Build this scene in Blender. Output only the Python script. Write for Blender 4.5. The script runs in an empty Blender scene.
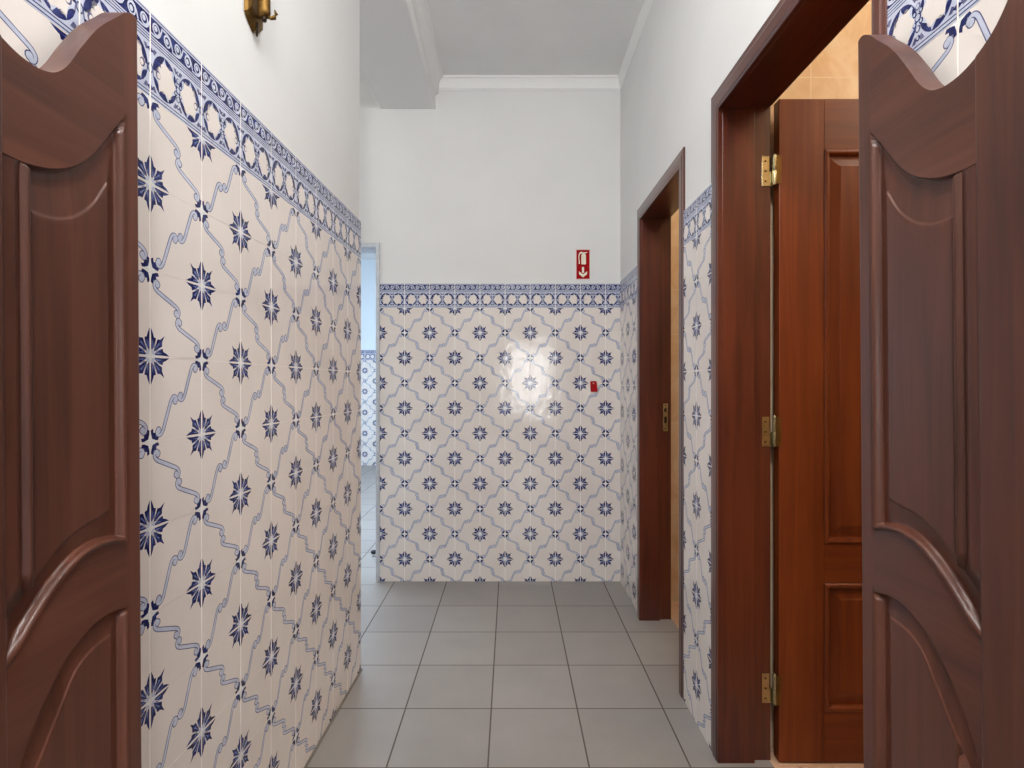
import bpy, math, random
from mathutils import Vector

random.seed(7)
SC = bpy.context.scene
COL = SC.collection

# ------------------------------------------------------------------ camera
H = 1.191
cam_d = bpy.data.cameras.new('camera')
cam = bpy.data.objects.new('camera', cam_d)
COL.objects.link(cam)
cam.location = (0, 0, H)
cam.rotation_euler = (math.pi / 2, 0, 0)
cam_d.sensor_width = 36.0
cam_d.lens = 554.0 / 1024 * 36.0
cam_d.shift_x = 0.0015
cam_d.shift_y = 0.001
cam_d.clip_start = 0.02
SC.camera = cam

# ------------------------------------------------------------------ world, exposure
world = bpy.data.worlds.new('world')
SC.world = world
world.use_nodes = True
bg = world.node_tree.nodes['Background']
bg.inputs[0].default_value = (0.70, 0.82, 1.0, 1)
bg.inputs[1].default_value = 1.0
vs = SC.view_settings
vs.view_transform = 'Standard'
vs.look = 'None'
vs.gamma = 1.0
vs.use_curve_mapping = False
vs.exposure = 0.40


def area(name, loc, rot, sx, sy, power, col):
    d = bpy.data.lights.new(name, 'AREA')
    d.shape = 'RECTANGLE'
    d.size, d.size_y = sx, sy
    d.energy = power
    d.color = col
    o = bpy.data.objects.new(name, d)
    o.location = loc
    o.rotation_euler = rot
    COL.objects.link(o)
    return o


def point(name, loc, power, col, r=0.08):
    d = bpy.data.lights.new(name, 'POINT')
    d.energy = power
    d.color = col
    d.shadow_soft_size = r
    o = bpy.data.objects.new(name, d)
    o.location = loc
    COL.objects.link(o)
    return o


PI = math.pi
# daylight at the two windows, then a downward fill (area light faces along its local -Z)
area('daylight_back', (0.30, -3.12, 1.30), (PI / 2, 0, 0), 0.78, 1.25, 27, (1.0, 0.98, 0.95))
area('daylight_beyond', (-3.62, 5.8, 1.7), (0, -PI / 2, 0), 2.0, 3.2, 7, (0.66, 0.84, 1.0))
area('floor_fill_beyond', (-1.6, 4.6, 3.0), (0, 0, 0), 1.6, 1.7, 100, (0.72, 0.86, 1.0))  # added to brighten the floor beyond; the ceiling has no opening
# added fill for hall, lobby and side corridor; warm washroom lamps (fixtures are built further down)
point('hall_fill_light', (0.0, 0.80, 2.70), 17, (1.0, 0.985, 0.965), 0.14)
point('lobby_fill_light', (0.0, -0.5, 2.80), 62, (1.0, 0.985, 0.965), 0.10)
point('side_fill_light', (-1.9, 2.85, 2.70), 8, (1.0, 0.97, 0.94), 0.14)
point('washroom_light', (2.0, 0.80, 2.72), 15, (1.0, 0.88, 0.70), 0.12)
point('closet_light', (1.55, 2.55, 2.72), 7, (1.0, 0.86, 0.66), 0.12)


# ------------------------------------------------------------------ materials
def srgb(r, g, b):
    f = lambda c: (c / 255 / 12.92) if c / 255 <= 0.04045 else ((c / 255 + 0.055) / 1.055) ** 2.4
    return (f(r), f(g), f(b), 1)


class NT:
    def __init__(self, name):
        self.m = bpy.data.materials.new(name)
        self.m.use_nodes = True
        self.t = self.m.node_tree
        self.b = self.t.nodes['Principled BSDF']

    def n(self, kind, **kw):
        nd = self.t.nodes.new(kind)
        for k, v in kw.items():
            setattr(nd, k, v)
        return nd

    def l(self, a, b):
        self.t.links.new(a, b)

    def coords(self, scale, kind='Object'):
        tc = self.n('ShaderNodeTexCoord')
        mp = self.n('ShaderNodeMapping')
        mp.inputs['Scale'].default_value = scale
        self.l(tc.outputs[kind], mp.inputs['Vector'])
        return mp.outputs['Vector']

    def noise(self, vec, scale, detail=3, rough=0.55, dist=0.0):
        nz = self.n('ShaderNodeTexNoise')
        nz.inputs['Scale'].default_value = scale
        nz.inputs['Detail'].default_value = detail
        nz.inputs['Roughness'].default_value = rough
        nz.inputs['Distortion'].default_value = dist
        self.l(vec, nz.inputs['Vector'])
        return nz.outputs['Fac']

    def ramp(self, fac, stops):
        r = self.n('ShaderNodeValToRGB')
        e = r.color_ramp.elements
        while len(e) < len(stops):
            e.new(0.5)
        for k, (p, c) in enumerate(stops):
            e[k].position = p
            e[k].color = c
        self.l(fac, r.inputs['Fac'])
        return r.outputs['Color']

    def bump(self, h, strength, dist=0.002):
        b = self.n('ShaderNodeBump')
        b.inputs['Strength'].default_value = strength
        b.inputs['Distance'].default_value = dist
        self.l(h, b.inputs['Height'])
        self.l(b.outputs['Normal'], self.b.inputs['Normal'])

    def set(self, **kw):
        for k, v in kw.items():
            self.b.inputs[k.replace('_', ' ')].default_value = v


def plaster(name, c, bump=0.15, scale=60, vary=0.04):
    m = NT(name)
    v = m.coords((1, 1, 1))
    f = m.noise(v, 3.0, 4)
    d = tuple(x * (1 - vary) for x in c[:3]) + (1,)
    m.l(m.ramp(f, [(0.3, d), (0.7, c)]), m.b.inputs['Base Color'])
    m.set(Roughness=0.75)
    m.bump(m.noise(v, scale, 3), bump, 0.003)
    return m.m


def glaze(name, c, c2, scale=9, lo=0.35, hi=0.65, rough=0.075):
    m = NT(name)
    v = m.coords((1, 1, 1))
    m.l(m.ramp(m.noise(v, scale, 3), [(lo, c), (hi, c2)]), m.b.inputs['Base Color'])
    m.set(Roughness=rough, IOR=1.5)
    m.bump(m.noise(v, 17, 4, 0.6), 0.55, 0.002)
    return m.m


def wood(name, dark, mid, light, axis, rough=0.32, coat=0.35, coat_r=0.18, spec=0.5):
    m = NT(name)
    s = [34.0, 34.0, 34.0]
    s['XYZ'.index(axis)] = 1.6
    v = m.coords(s)
    f1 = m.noise(v, 1.0, 5, 0.6, 0.8)
    s2 = [3.0, 3.0, 3.0]
    s2['XYZ'.index(axis)] = 0.8
    f2 = m.noise(m.coords(s2), 1.3, 3)
    mx = m.n('ShaderNodeMath', operation='MULTIPLY_ADD')
    m.l(f2, mx.inputs[0])
    mx.inputs[1].default_value = 0.55
    ml = m.n('ShaderNodeMath', operation='MULTIPLY')
    m.l(f1, ml.inputs[0])
    ml.inputs[1].default_value = 0.5
    m.l(ml.outputs[0], mx.inputs[2])
    m.l(m.ramp(mx.outputs[0], [(0.34, dark), (0.52, mid), (0.72, light)]), m.b.inputs['Base Color'])
    m.set(Roughness=rough, Coat_Weight=coat, Coat_Roughness=coat_r, Specular_IOR_Level=spec)
    m.bump(f1, 0.05, 0.001)
    return m.m


def simple(name, c, rough=0.5, metal=0.0, coat=0.0):
    m = NT(name)
    v = m.coords((1, 1, 1))
    d = tuple(x * 0.86 for x in c[:3]) + (1,)
    m.l(m.ramp(m.noise(v, 30, 3), [(0.35, d), (0.65, c)]), m.b.inputs['Base Color'])
    m.set(Roughness=rough, Metallic=metal, Coat_Weight=coat)
    return m.m


def floor_mat():
    m = NT('grey_floor_tile')
    tc = m.n('ShaderNodeTexCoord')
    sep = m.n('ShaderNodeSeparateXYZ')
    m.l(tc.outputs['Object'], sep.inputs[0])
    T = 0.316

    def math_(op, a, b=None, c=None):
        nd = m.n('ShaderNodeMath', operation=op)
        for k, x in enumerate((a, b, c)):
            if x is None:
                continue
            if isinstance(x, (int, float)):
                nd.inputs[k].default_value = x
            else:
                m.l(x, nd.inputs[k])
        return nd.outputs[0]
    gx = math_('DIVIDE', math_('SUBTRACT', sep.outputs[0], -0.0705), T)
    # the last row before the far wall is a little longer: no joint right under that wall
    gy = math_('DIVIDE', math_('SUBTRACT', sep.outputs[1], 2.0396), T)
    fx = math_('ABSOLUTE', math_('SUBTRACT', math_('FRACT', gx), 0.5))
    fy = math_('ABSOLUTE', math_('SUBTRACT', math_('FRACT', gy), 0.5))
    # joint mask: distance to the cell edge under 2.6 mm
    jx = math_('GREATER_THAN', fx, 0.5 - 0.0027 / T)
    jy0 = math_('GREATER_THAN', fy, 0.5 - 0.0024 / T)
    near_wall = math_('MULTIPLY', math_('GREATER_THAN', sep.outputs[1], 3.25), math_('LESS_THAN', sep.outputs[1], 3.37))
    near_wall = math_('MULTIPLY', near_wall, math_('GREATER_THAN', sep.outputs[0], -0.81))
    jy = math_('MULTIPLY', jy0, math_('SUBTRACT', 1.0, near_wall))
    joint = math_('MAXIMUM', jx, jy)
    # per-tile tone
    comb = m.n('ShaderNodeCombineXYZ')
    m.l(math_('FLOOR', gx), comb.inputs[0])
    m.l(math_('FLOOR', gy), comb.inputs[1])
    wn = m.n('ShaderNodeTexWhiteNoise', noise_dimensions='3D')
    m.l(comb.outputs[0], wn.inputs['Vector'])
    n1 = m.noise(tc.outputs['Object'], 5.0, 5, 0.6)
    n2 = m.noise(tc.outputs['Object'], 140.0, 3, 0.7)
    f = math_('MULTIPLY_ADD', wn.outputs['Value'], 0.22, math_('MULTIPLY_ADD', n1, 0.5, math_('MULTIPLY', n2, 0.28)))
    tile = m.ramp(f, [(0.25, srgb(134, 129, 126)), (0.55, srgb(146, 141, 137)), (0.8, srgb(158, 153, 148))])
    mix = m.n('ShaderNodeMix', data_type='RGBA')
    m.l(joint, mix.inputs['Factor'])
    m.l(tile, mix.inputs['A'])
    mix.inputs['B'].default_value = srgb(84, 76, 70)
    m.l(mix.outputs['Result'], m.b.inputs['Base Color'])
    m.l(math_('MULTIPLY_ADD', joint, 0.4, math_('MULTIPLY_ADD', n1, 0.12, 0.30)), m.b.inputs['Roughness'])
    hgt = math_('SUBTRACT', math_('MULTIPLY', n2, 0.08), joint)
    m.bump(hgt, 0.35, 0.001)
    return m.m


def marble_tile(name, w, h, axis_u, c1, c2, c3, joint):
    m = NT(name)
    tc = m.n('ShaderNodeTexCoord')
    sep = m.n('ShaderNodeSeparateXYZ')
    m.l(tc.outputs['Object'], sep.inputs[0])
    comb = m.n('ShaderNodeCombineXYZ')
    m.l(sep.outputs[axis_u], comb.inputs[0])
    m.l(sep.outputs[2 if h > 0 else 1], comb.inputs[1])
    br = m.n('ShaderNodeTexBrick', offset=0.0, squash=1.0)
    br.inputs['Scale'].default_value = 1.0
    br.inputs['Mortar Size'].default_value = 0.0022
    br.inputs['Brick Width'].default_value = w
    br.inputs['Row Height'].default_value = abs(h)
    m.l(comb.outputs[0], br.inputs['Vector'])
    n1 = m.noise(tc.outputs['Object'], 5.5, 6, 0.65, 1.2)
    col = m.ramp(n1, [(0.32, c1), (0.5, c2), (0.68, c3)])
    mix = m.n('ShaderNodeMix', data_type='RGBA')
    m.l(br.outputs['Fac'], mix.inputs['Factor'])
    m.l(col, mix.inputs['A'])
    mix.inputs['B'].default_value = joint
    m.l(mix.outputs['Result'], m.b.inputs['Base Color'])
    m.set(Roughness=0.45)
    return m.m


M = {}
M['white'] = plaster('white_plaster', srgb(222, 222, 221))
M['ceiling'] = plaster('ceiling_plaster', srgb(236, 236, 235), 0.6, 90, 0.06)
M['cornice'] = plaster('cornice_plaster', srgb(236, 236, 235), 0.08, 60, 0.02)
M['floor'] = floor_mat()
M['glaze'] = glaze('cream_glaze', srgb(224, 215, 208), srgb(232, 224, 218), 4)
M['navy'] = glaze('navy_glaze', srgb(24, 30, 84), srgb(60, 70, 130), 55, 0.45, 0.78)
M['blue'] = glaze('blue_glaze', srgb(84, 100, 160), srgb(128, 142, 190), 40)
M['pale'] = glaze('pale_blue_glaze', srgb(184, 190, 210), srgb(204, 208, 224), 25)
M['line'] = glaze('outline_glaze', srgb(72, 76, 112), srgb(108, 110, 142), 45)
M['milk'] = glaze('milk_glaze', srgb(228, 230, 232), srgb(236, 236, 236), 25)
M['grout'] = plaster('pale_grout', srgb(247, 243, 238), 0.1, 200, 0.05)
DW = (srgb(56, 30, 21), srgb(82, 45, 32), srgb(104, 60, 44))
for a in 'XYZ':
    M['saloon' + a] = wood('saloon_wood_' + a.lower(), *DW, a, 0.40, 0.14, 0.24, 0.32)
    M['frame' + a] = wood('frame_wood_' + a.lower(), srgb(40, 12, 7), srgb(72, 25, 13), srgb(98, 42, 21), a, 0.30, 0.4, 0.18)
    M['leaf' + a] = wood('leaf_wood_' + a.lower(), srgb(84, 32, 10), srgb(108, 47, 16), srgb(128, 62, 24), a, 0.40, 0.12, 0.22, 0.30)
M['brass'] = simple('brass', srgb(184, 174, 138), 0.26, 1.0)
M['old_brass'] = simple('aged_brass', srgb(118, 90, 48), 0.5, 1.0)
M['dark_metal'] = simple('dark_metal', srgb(50, 38, 26), 0.4, 0.8)
M['alu'] = simple('grey_aluminium', srgb(206, 210, 216), 0.4, 0.15)
M['red'] = simple('red_sign', srgb(158, 0, 10), 0.6, 0, 0.0)
M['red'].node_tree.nodes['Principled BSDF'].inputs['Specular IOR Level'].default_value = 0.08
M['redhook'] = simple('red_plastic', srgb(172, 0, 12), 0.4)
M['redhook'].node_tree.nodes['Principled BSDF'].inputs['Specular IOR Level'].default_value = 0.15
M['sign_white'] = simple('sign_white', srgb(238, 228, 205), 0.4)
M['sign_edge'] = simple('sign_edge', srgb(236, 196, 188), 0.4)
M['black'] = simple('black_rubber', srgb(22, 22, 26), 0.6)
M['marbleX'] = marble_tile('warm_marble_tiles_x', 0.33, 0.245, 0, srgb(222, 190, 150), srgb(232, 206, 172), srgb(238, 220, 194), srgb(236, 218, 190))
M['marbleY'] = marble_tile('warm_marble_tiles_y', 0.33, 0.245, 1, srgb(222, 190, 150), srgb(232, 206, 172), srgb(238, 220, 194), srgb(236, 218, 190))
M['peach'] = marble_tile('peach_floor_tiles', 0.30, -0.30, 0, srgb(196, 158, 128), srgb(206, 170, 140), srgb(214, 180, 152), srgb(180, 150, 126))


def lamp_glass():
    m = NT('lamp_opal_glass')
    m.set(Base_Color=(0.9, 0.9, 0.88, 1), Roughness=0.3, Emission_Color=(1, 0.96, 0.9, 1), Emission_Strength=3.0)
    return m.m


M['opal'] = lamp_glass()


# ------------------------------------------------------------------ mesh builder
class MB:
    """Collects faces; build() links them as ONE mesh object."""

    def __init__(self):
        self.v, self.f, self.mi, self.sm = [], [], [], []

    def face(self, pts, mat=0, smooth=False):
        k = len(self.v)
        self.v.extend([tuple(p) for p in pts])
        self.f.append(tuple(range(k, k + len(pts))))
        self.mi.append(mat)
        self.sm.append(smooth)

    def mesh(self, verts, faces, mat=0, smooth=False):
        k = len(self.v)
        self.v.extend([tuple(p) for p in verts])
        for f in faces:
            self.f.append(tuple(i + k for i in f))
            self.mi.append(mat)
            self.sm.append(smooth)

    def box(self, x0, x1, y0, y1, z0, z1, mat=0):
        vs_ = [(x, y, z) for x in (x0, x1) for y in (y0, y1) for z in (z0, z1)]
        self.mesh(vs_, [(0, 1, 3, 2), (4, 6, 7, 5), (0, 4, 5, 1), (2, 3, 7, 6), (0, 2, 6, 4), (1, 5, 7, 3)], mat)

    def prism(self, pts, vec, mat=0, smooth=False):
        """polygon pts (3-D) extruded by vec"""
        n = len(pts)
        a = [Vector(p) for p in pts]
        b = [p + Vector(vec) for p in a]
        self.mesh(a + b, [tuple(range(n))[::-1], tuple(range(n, 2 * n))], mat)
        self.mesh(a + b, [(i, (i + 1) % n, n + (i + 1) % n, n + i) for i in range(n)], mat, smooth)

    def lathe(self, prof, c, axis='Z', n=24, mat=0, smooth=True):
        """prof: list of (radius, height) around the axis through c"""
        vs_ = []
        for r, h in prof:
            for k in range(n):
                a = 2 * PI * k / n
                p = {'Z': (r * math.cos(a), r * math.sin(a), h), 'X': (h, r * math.cos(a), r * math.sin(a)),
                     'Y': (r * math.cos(a), h, r * math.sin(a))}[axis]
                vs_.append((c[0] + p[0], c[1] + p[1], c[2] + p[2]))
        fs = []
        for j in range(len(prof) - 1):
            for k in range(n):
                k2 = (k + 1) % n
                fs.append((j * n + k, j * n + k2, (j + 1) * n + k2, (j + 1) * n + k))
        fs.append(tuple(range(n))[::-1])
        fs.append(tuple(range((len(prof) - 1) * n, len(prof) * n)))
        self.mesh(vs_, fs, mat, smooth)

    def tube(self, path, r, n=10, mat=0):
        path = [Vector(p) for p in path]
        rs = r if isinstance(r, (list, tuple)) else [r] * len(path)
        vs_ = []
        for i, p in enumerate(path):
            d = (path[min(i + 1, len(path) - 1)] - path[max(i - 1, 0)]).normalized()
            up = Vector((0, 0, 1)) if abs(d.z) < 0.9 else Vector((1, 0, 0))
            a = d.cross(up).normalized()
            b = d.cross(a).normalized()
            for k in range(n):
                t = 2 * PI * k / n
                vs_.append(p + (a * math.cos(t) + b * math.sin(t)) * rs[i])
        fs = []
        for j in range(len(path) - 1):
            for k in range(n):
                k2 = (k + 1) % n
                fs.append((j * n + k, (j + 1) * n + k, (j + 1) * n + k2, j * n + k2))
        fs.append(tuple(range(n)))
        fs.append(tuple(range((len(path) - 1) * n, len(path) * n))[::-1])
        self.mesh(vs_, fs, mat, True)

    def build(self, name, mats, parent=None, bevel=0.0, weld=False):
        off = Vector(parent_origin(parent)) if parent else Vector((0, 0, 0))
        me = bpy.data.meshes.new(name)
        me.from_pydata([tuple(Vector(p) - off) for p in self.v], [], self.f)
        for m in (mats if isinstance(mats, (list, tuple)) else [mats]):
            me.materials.append(m)
        me.polygons.foreach_set('material_index', self.mi)
        me.polygons.foreach_set('use_smooth', self.sm)
        me.update()
        if weld:
            import bmesh
            bm = bmesh.new()
            bm.from_mesh(me)
            bmesh.ops.remove_doubles(bm, verts=bm.verts, dist=1e-5)
            bmesh.ops.recalc_face_normals(bm, faces=bm.faces)
            bm.to_mesh(me)
            bm.free()
        o = bpy.data.objects.new(name, me)
        COL.objects.link(o)
        if parent:
            o.parent = parent
        if bevel:
            b = o.modifiers.new('bevel', 'BEVEL')
            b.width = bevel
            b.segments = 2
            b.limit_method = 'ANGLE'
        return o


def parent_origin(p):
    v = Vector((0, 0, 0))
    while p is not None:
        v += p.location
        p = p.parent
    return v


def tag(o, label=None, cat=None, group=None, kind=None):
    if label: o['label'] = label
    if cat: o['category'] = cat
    if group: o['group'] = group
    if kind: o['kind'] = kind
    return o


def empty(name, loc):
    o = bpy.data.objects.new(name, None)
    o.location = loc
    o.empty_display_size = 0.05
    COL.objects.link(o)
    return o


def struct(o, label=None, cat=None):
    return tag(o, label, cat, None, 'structure')


# ------------------------------------------------------------------ azulejo tile art
def clip_poly(poly, x0, x1, y0, y1):
    def cut(pts, ax, lim, sign):
        out = []
        for i in range(len(pts)):
            a, b = pts[i - 1], pts[i]
            ia, ib = sign * (a[ax] - lim) >= 0, sign * (b[ax] - lim) >= 0
            if ia != ib:
                t = (lim - a[ax]) / (b[ax] - a[ax])
                out.append((a[0] + (b[0] - a[0]) * t, a[1] + (b[1] - a[1]) * t))
            if ib:
                out.append(b)
        return out
    for ax, lim, sg in ((0, x0, 1), (0, x1, -1), (1, y0, 1), (1, y1, -1)):
        if len(poly) < 3:
            return []
        poly = cut(poly, ax, lim, sg)
    return poly if len(poly) >= 3 else []


def spline(pts, n=4):
    out = []
    for i in range(len(pts) - 1):
        p0, p1, p2, p3 = pts[max(i - 1, 0)], pts[i], pts[i + 1], pts[min(i + 2, len(pts) - 1)]
        for k in range(n):
            t = k / n
            out.append(tuple(0.5 * (2 * p1[c] + (p2[c] - p0[c]) * t + (2 * p0[c] - 5 * p1[c] + 4 * p2[c] - p3[c]) * t * t
                                    + (3 * p1[c] - p0[c] - 3 * p2[c] + p3[c]) * t ** 3) for c in range(2)))
    out.append(tuple(pts[-1][:2]))
    return out


def stroke(pts, widths):
    """quads along a polyline; widths = half widths"""
    n = len(pts)
    L, R = [], []
    for i, p in enumerate(pts):
        a, b = pts[max(i - 1, 0)], pts[min(i + 1, n - 1)]
        dx, dy = b[0] - a[0], b[1] - a[1]
        q = math.hypot(dx, dy) or 1
        w = widths[i] if isinstance(widths, list) else widths
        L.append((p[0] - dy / q * w, p[1] + dx / q * w))
        R.append((p[0] + dy / q * w, p[1] - dx / q * w))
    return [[L[i], R[i], R[i + 1], L[i + 1]] for i in range(n - 1)]


def disc(cx, cy, rx, ry=None, n=10):
    ry = ry or rx
    return [(cx + rx * math.cos(2 * PI * k / n), cy + ry * math.sin(2 * PI * k / n)) for k in range(n)]


GL, NAVY, BLUE, PALE, LINE, MILK, GROUT = range(7)
TILE_MATS = lambda: [M[k] for k in ('glaze', 'navy', 'blue', 'pale', 'line', 'milk', 'grout')]


def star_quadrant():
    A = [(.045, .014), (.20, .016), (.335, .010), (.275, .045), (.225, .062), (.215, .098), (.165, .088), (.10, .050)]
    D = [(.060, .060), (.105, .060), (.155, .098), (.205, .125), (.205, .175), (.250, .255), (.175, .205), (.125, .205), (.098, .155), (.060, .105)]
    sh = []
    for q in (A, [(b, a) for a, b in A]):
        sh.append((1, NAVY, q))
    sh.append((1, NAVY, D))
    for q in ([(.07, .028), (.20, .040), (.13, .052)], [(.10, .05), (.19, .085), (.15, .085)]):
        sh.append((2, BLUE, q))
        sh.append((2, BLUE, [(b, a) for a, b in q]))
    sh.append((2, BLUE, [(.075, .082), (.17, .155), (.145, .165)]))
    sh.append((2, PALE, [(.05, .045), (.165, .102), (.17, .110), (.06, .056)]))
    sh.append((2, PALE, [(.045, .05), (.102, .165), (.110, .17), (.056, .06)]))
    sh.append((3, PALE, [(0, 0), (.085, 0), (.075, .035), (.062, .062), (.035, .075), (0, .085)]))
    sh.append((4, MILK, [(0, 0), (.05, 0), (.16, .006), (.04, .018), (.018, .04), (.006, .16), (0, .05)]))
    return sh


def node_quadrant():
    W = [(.012, .135), (.020, .050), (.050, .020), (.135, .012), (.155, .050), (.105, .058), (.105, .105), (.058, .105), (.050, .155)]
    sh = [(1, NAVY, W), (2, MILK, [(0, 0), (.05, 0), (.115, .009), (.036, .036), (.009, .115), (0, .05)])]
    return sh


S_HALF = [(-.150, -.158), (-.180, -.172), (-.168, -.206), (-.122, -.219), (-.076, -.180), (-.038, -.095), (0, 0)]
S_FULL = S_HALF + [(-a, -b) for a, b in S_HALF[-2::-1]]


def ribbon_shapes():
    """from node (0,0) to node (1,1)"""
    sh = []
    base = spline(S_FULL, 3)
    n = len(base)
    for c in (0.297, 0.703):
        path = [(c + a * 1.04, c + b * 1.04) for a, b in base]
        wo = [0.021 + 0.010 * math.sin(PI * i / (n - 1)) for i in range(n)]
        wi = [w - 0.0105 for w in wo]
        for q in stroke(path, wo):
            sh.append((1, LINE, q))
        for e in (3, n - 4):
            sgn = -1 if e == 3 else 1
            b = (c + sgn * 0.150, c + sgn * 0.170)
            sh.append((1, LINE, disc(b[0], b[1], .050)))
            sh.append((2, PALE, disc(b[0], b[1], .038)))
        for q in stroke(path, wi):
            sh.append((2, PALE, q))
    return sh


STAR, NODE, RIB = star_quadrant(), node_quadrant(), ribbon_shapes()


def crescent(cx, cy, rx, ry, a0, a1, w, n=9):
    """tapering acanthus crescent hugging an oval"""
    out, inn = [], []
    for k in range(n + 1):
        t = k / n
        a = math.radians(a0 + (a1 - a0) * t)
        ww = w * math.sin(PI * min(1, t * 0.9 + 0.08)) ** 0.8
        out.append((cx + (rx + .012) * math.cos(a), cy + (ry + .012) * math.sin(a)))
        inn.append((cx + (rx - ww) * math.cos(a), cy + (ry - ww) * math.sin(a)))
    return [[out[k], inn[k], inn[k + 1], out[k + 1]] for k in range(n)]


def border_shapes():
    sh = []
    q = lambda y0, y1, m, l=1: sh.append((l, m, [(0, y0), (1, y0), (1, y1), (0, y1)]))
    q(.0, 1.0, PALE)                       # pale ground
    for y in (.018, .058, .640, .672, .704, .965):
        q(y, y + .012, NAVY, 2)
    q(.735, .945, NAVY, 2)                 # dark scroll band
    for k in range(5):                      # running scrolls
        cx = .1 + .2 * k
        up = 1 if k % 2 == 0 else -1
        sh.append((3, PALE, disc(cx, .84 + up * .008, .066, .074, 12)))
        sh.append((4, NAVY, disc(cx, .84 + up * .008, .046, .052, 10)))
        sh.append((5, PALE, disc(cx - .008, .84 + up * .014, .030, .034, 8)))
        for t in stroke(spline([(cx - .11, .84 - up * .075), (cx - .03, .84 - up * .078), (cx + .05, .84 - up * .05), (cx + .1, .84 + up * .06)], 3), .011):
            sh.append((3, PALE, t))
    for k, (cx, sg) in enumerate(((.262, 1), (.738, -1))):   # two mirrored cartouches
        fl = lambda a: a if sg == 1 else 180 - a
        cy, rx, ry = .345, .208, .245
        sh.append((2, LINE, disc(cx, cy, rx + .016, ry + .016, 22)))
        sh.append((3, PALE, disc(cx, cy, rx, ry, 22)))
        sh.append((4, GL, [(cx + rx * (.80 + .10 * math.cos(6 * t)) * math.cos(t), cy + ry * (.80 + .10 * math.cos(6 * t)) * math.sin(t)) for t in [2 * PI * k / 36 for k in range(36)]]))
        for (a0, a1, w) in ((178, 96, .105), (92, 48, .075), (36, 4, .04), (196, 236, .05), (238, 282, .085), (288, 340, .05)):
            for t in crescent(cx, cy, rx, ry, fl(a0), fl(a1), w):
                sh.append((4, NAVY, t))
        # pale scallops cut into the leaves, a curl on the outer side
        for a in (150, 118, 70, 262):
            a = math.radians(fl(a))
            sh.append((5, GL, disc(cx + (rx - .095) * math.cos(a), cy + (ry - .10) * math.sin(a), .032, .034, 8)))
        bx = cx - sg * .130
        sh.append((5, LINE, disc(bx, cy - .01, .044, .052, 10)))
        sh.append((6, GL, disc(bx + sg * .010, cy - .012, .030, .036, 9)))
        # leaf sprays in the corners
        for yy, d in ((.595, -1), (.095, 1)):
            sh.append((3, LINE, [(cx - .20, yy), (cx - .15, yy + d * .005), (cx - .19, yy + d * .07), (cx - .225, yy + d * .05)]))
            sh.append((3, LINE, [(cx + .20, yy), (cx + .15, yy + d * .005), (cx + .19, yy + d * .07), (cx + .225, yy + d * .05)]))
    # filigree between the cartouches
    for (x, y, r) in ((.5, .345, .046), (.5, .46, .038), (.5, .23, .038), (.5, .555, .03), (.5, .135, .03), (.455, .40, .03), (.545, .40, .03), (.455, .29, .03), (.545, .29, .03)):
        sh.append((5, NAVY if r in (.046, .03) else LINE, disc(x, y, r, r, 9)))
        sh.append((6, PALE, disc(x + .004, y + .004, r - .014, r - .012, 8)))
    for x in (.0, 1.0):
        sh.append((4, LINE, disc(x, .345, .05, .06, 10)))
        sh.append((5, PALE, disc(x, .345, .03, .04, 9)))
        for yy in (.12, .56):
            sh.append((4, NAVY, [(x - .06, yy), (x, yy - .035), (x + .06, yy), (x, yy + .035)]))
    return sh


BORDER = border_shapes()
LAYER = 0.00011


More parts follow.
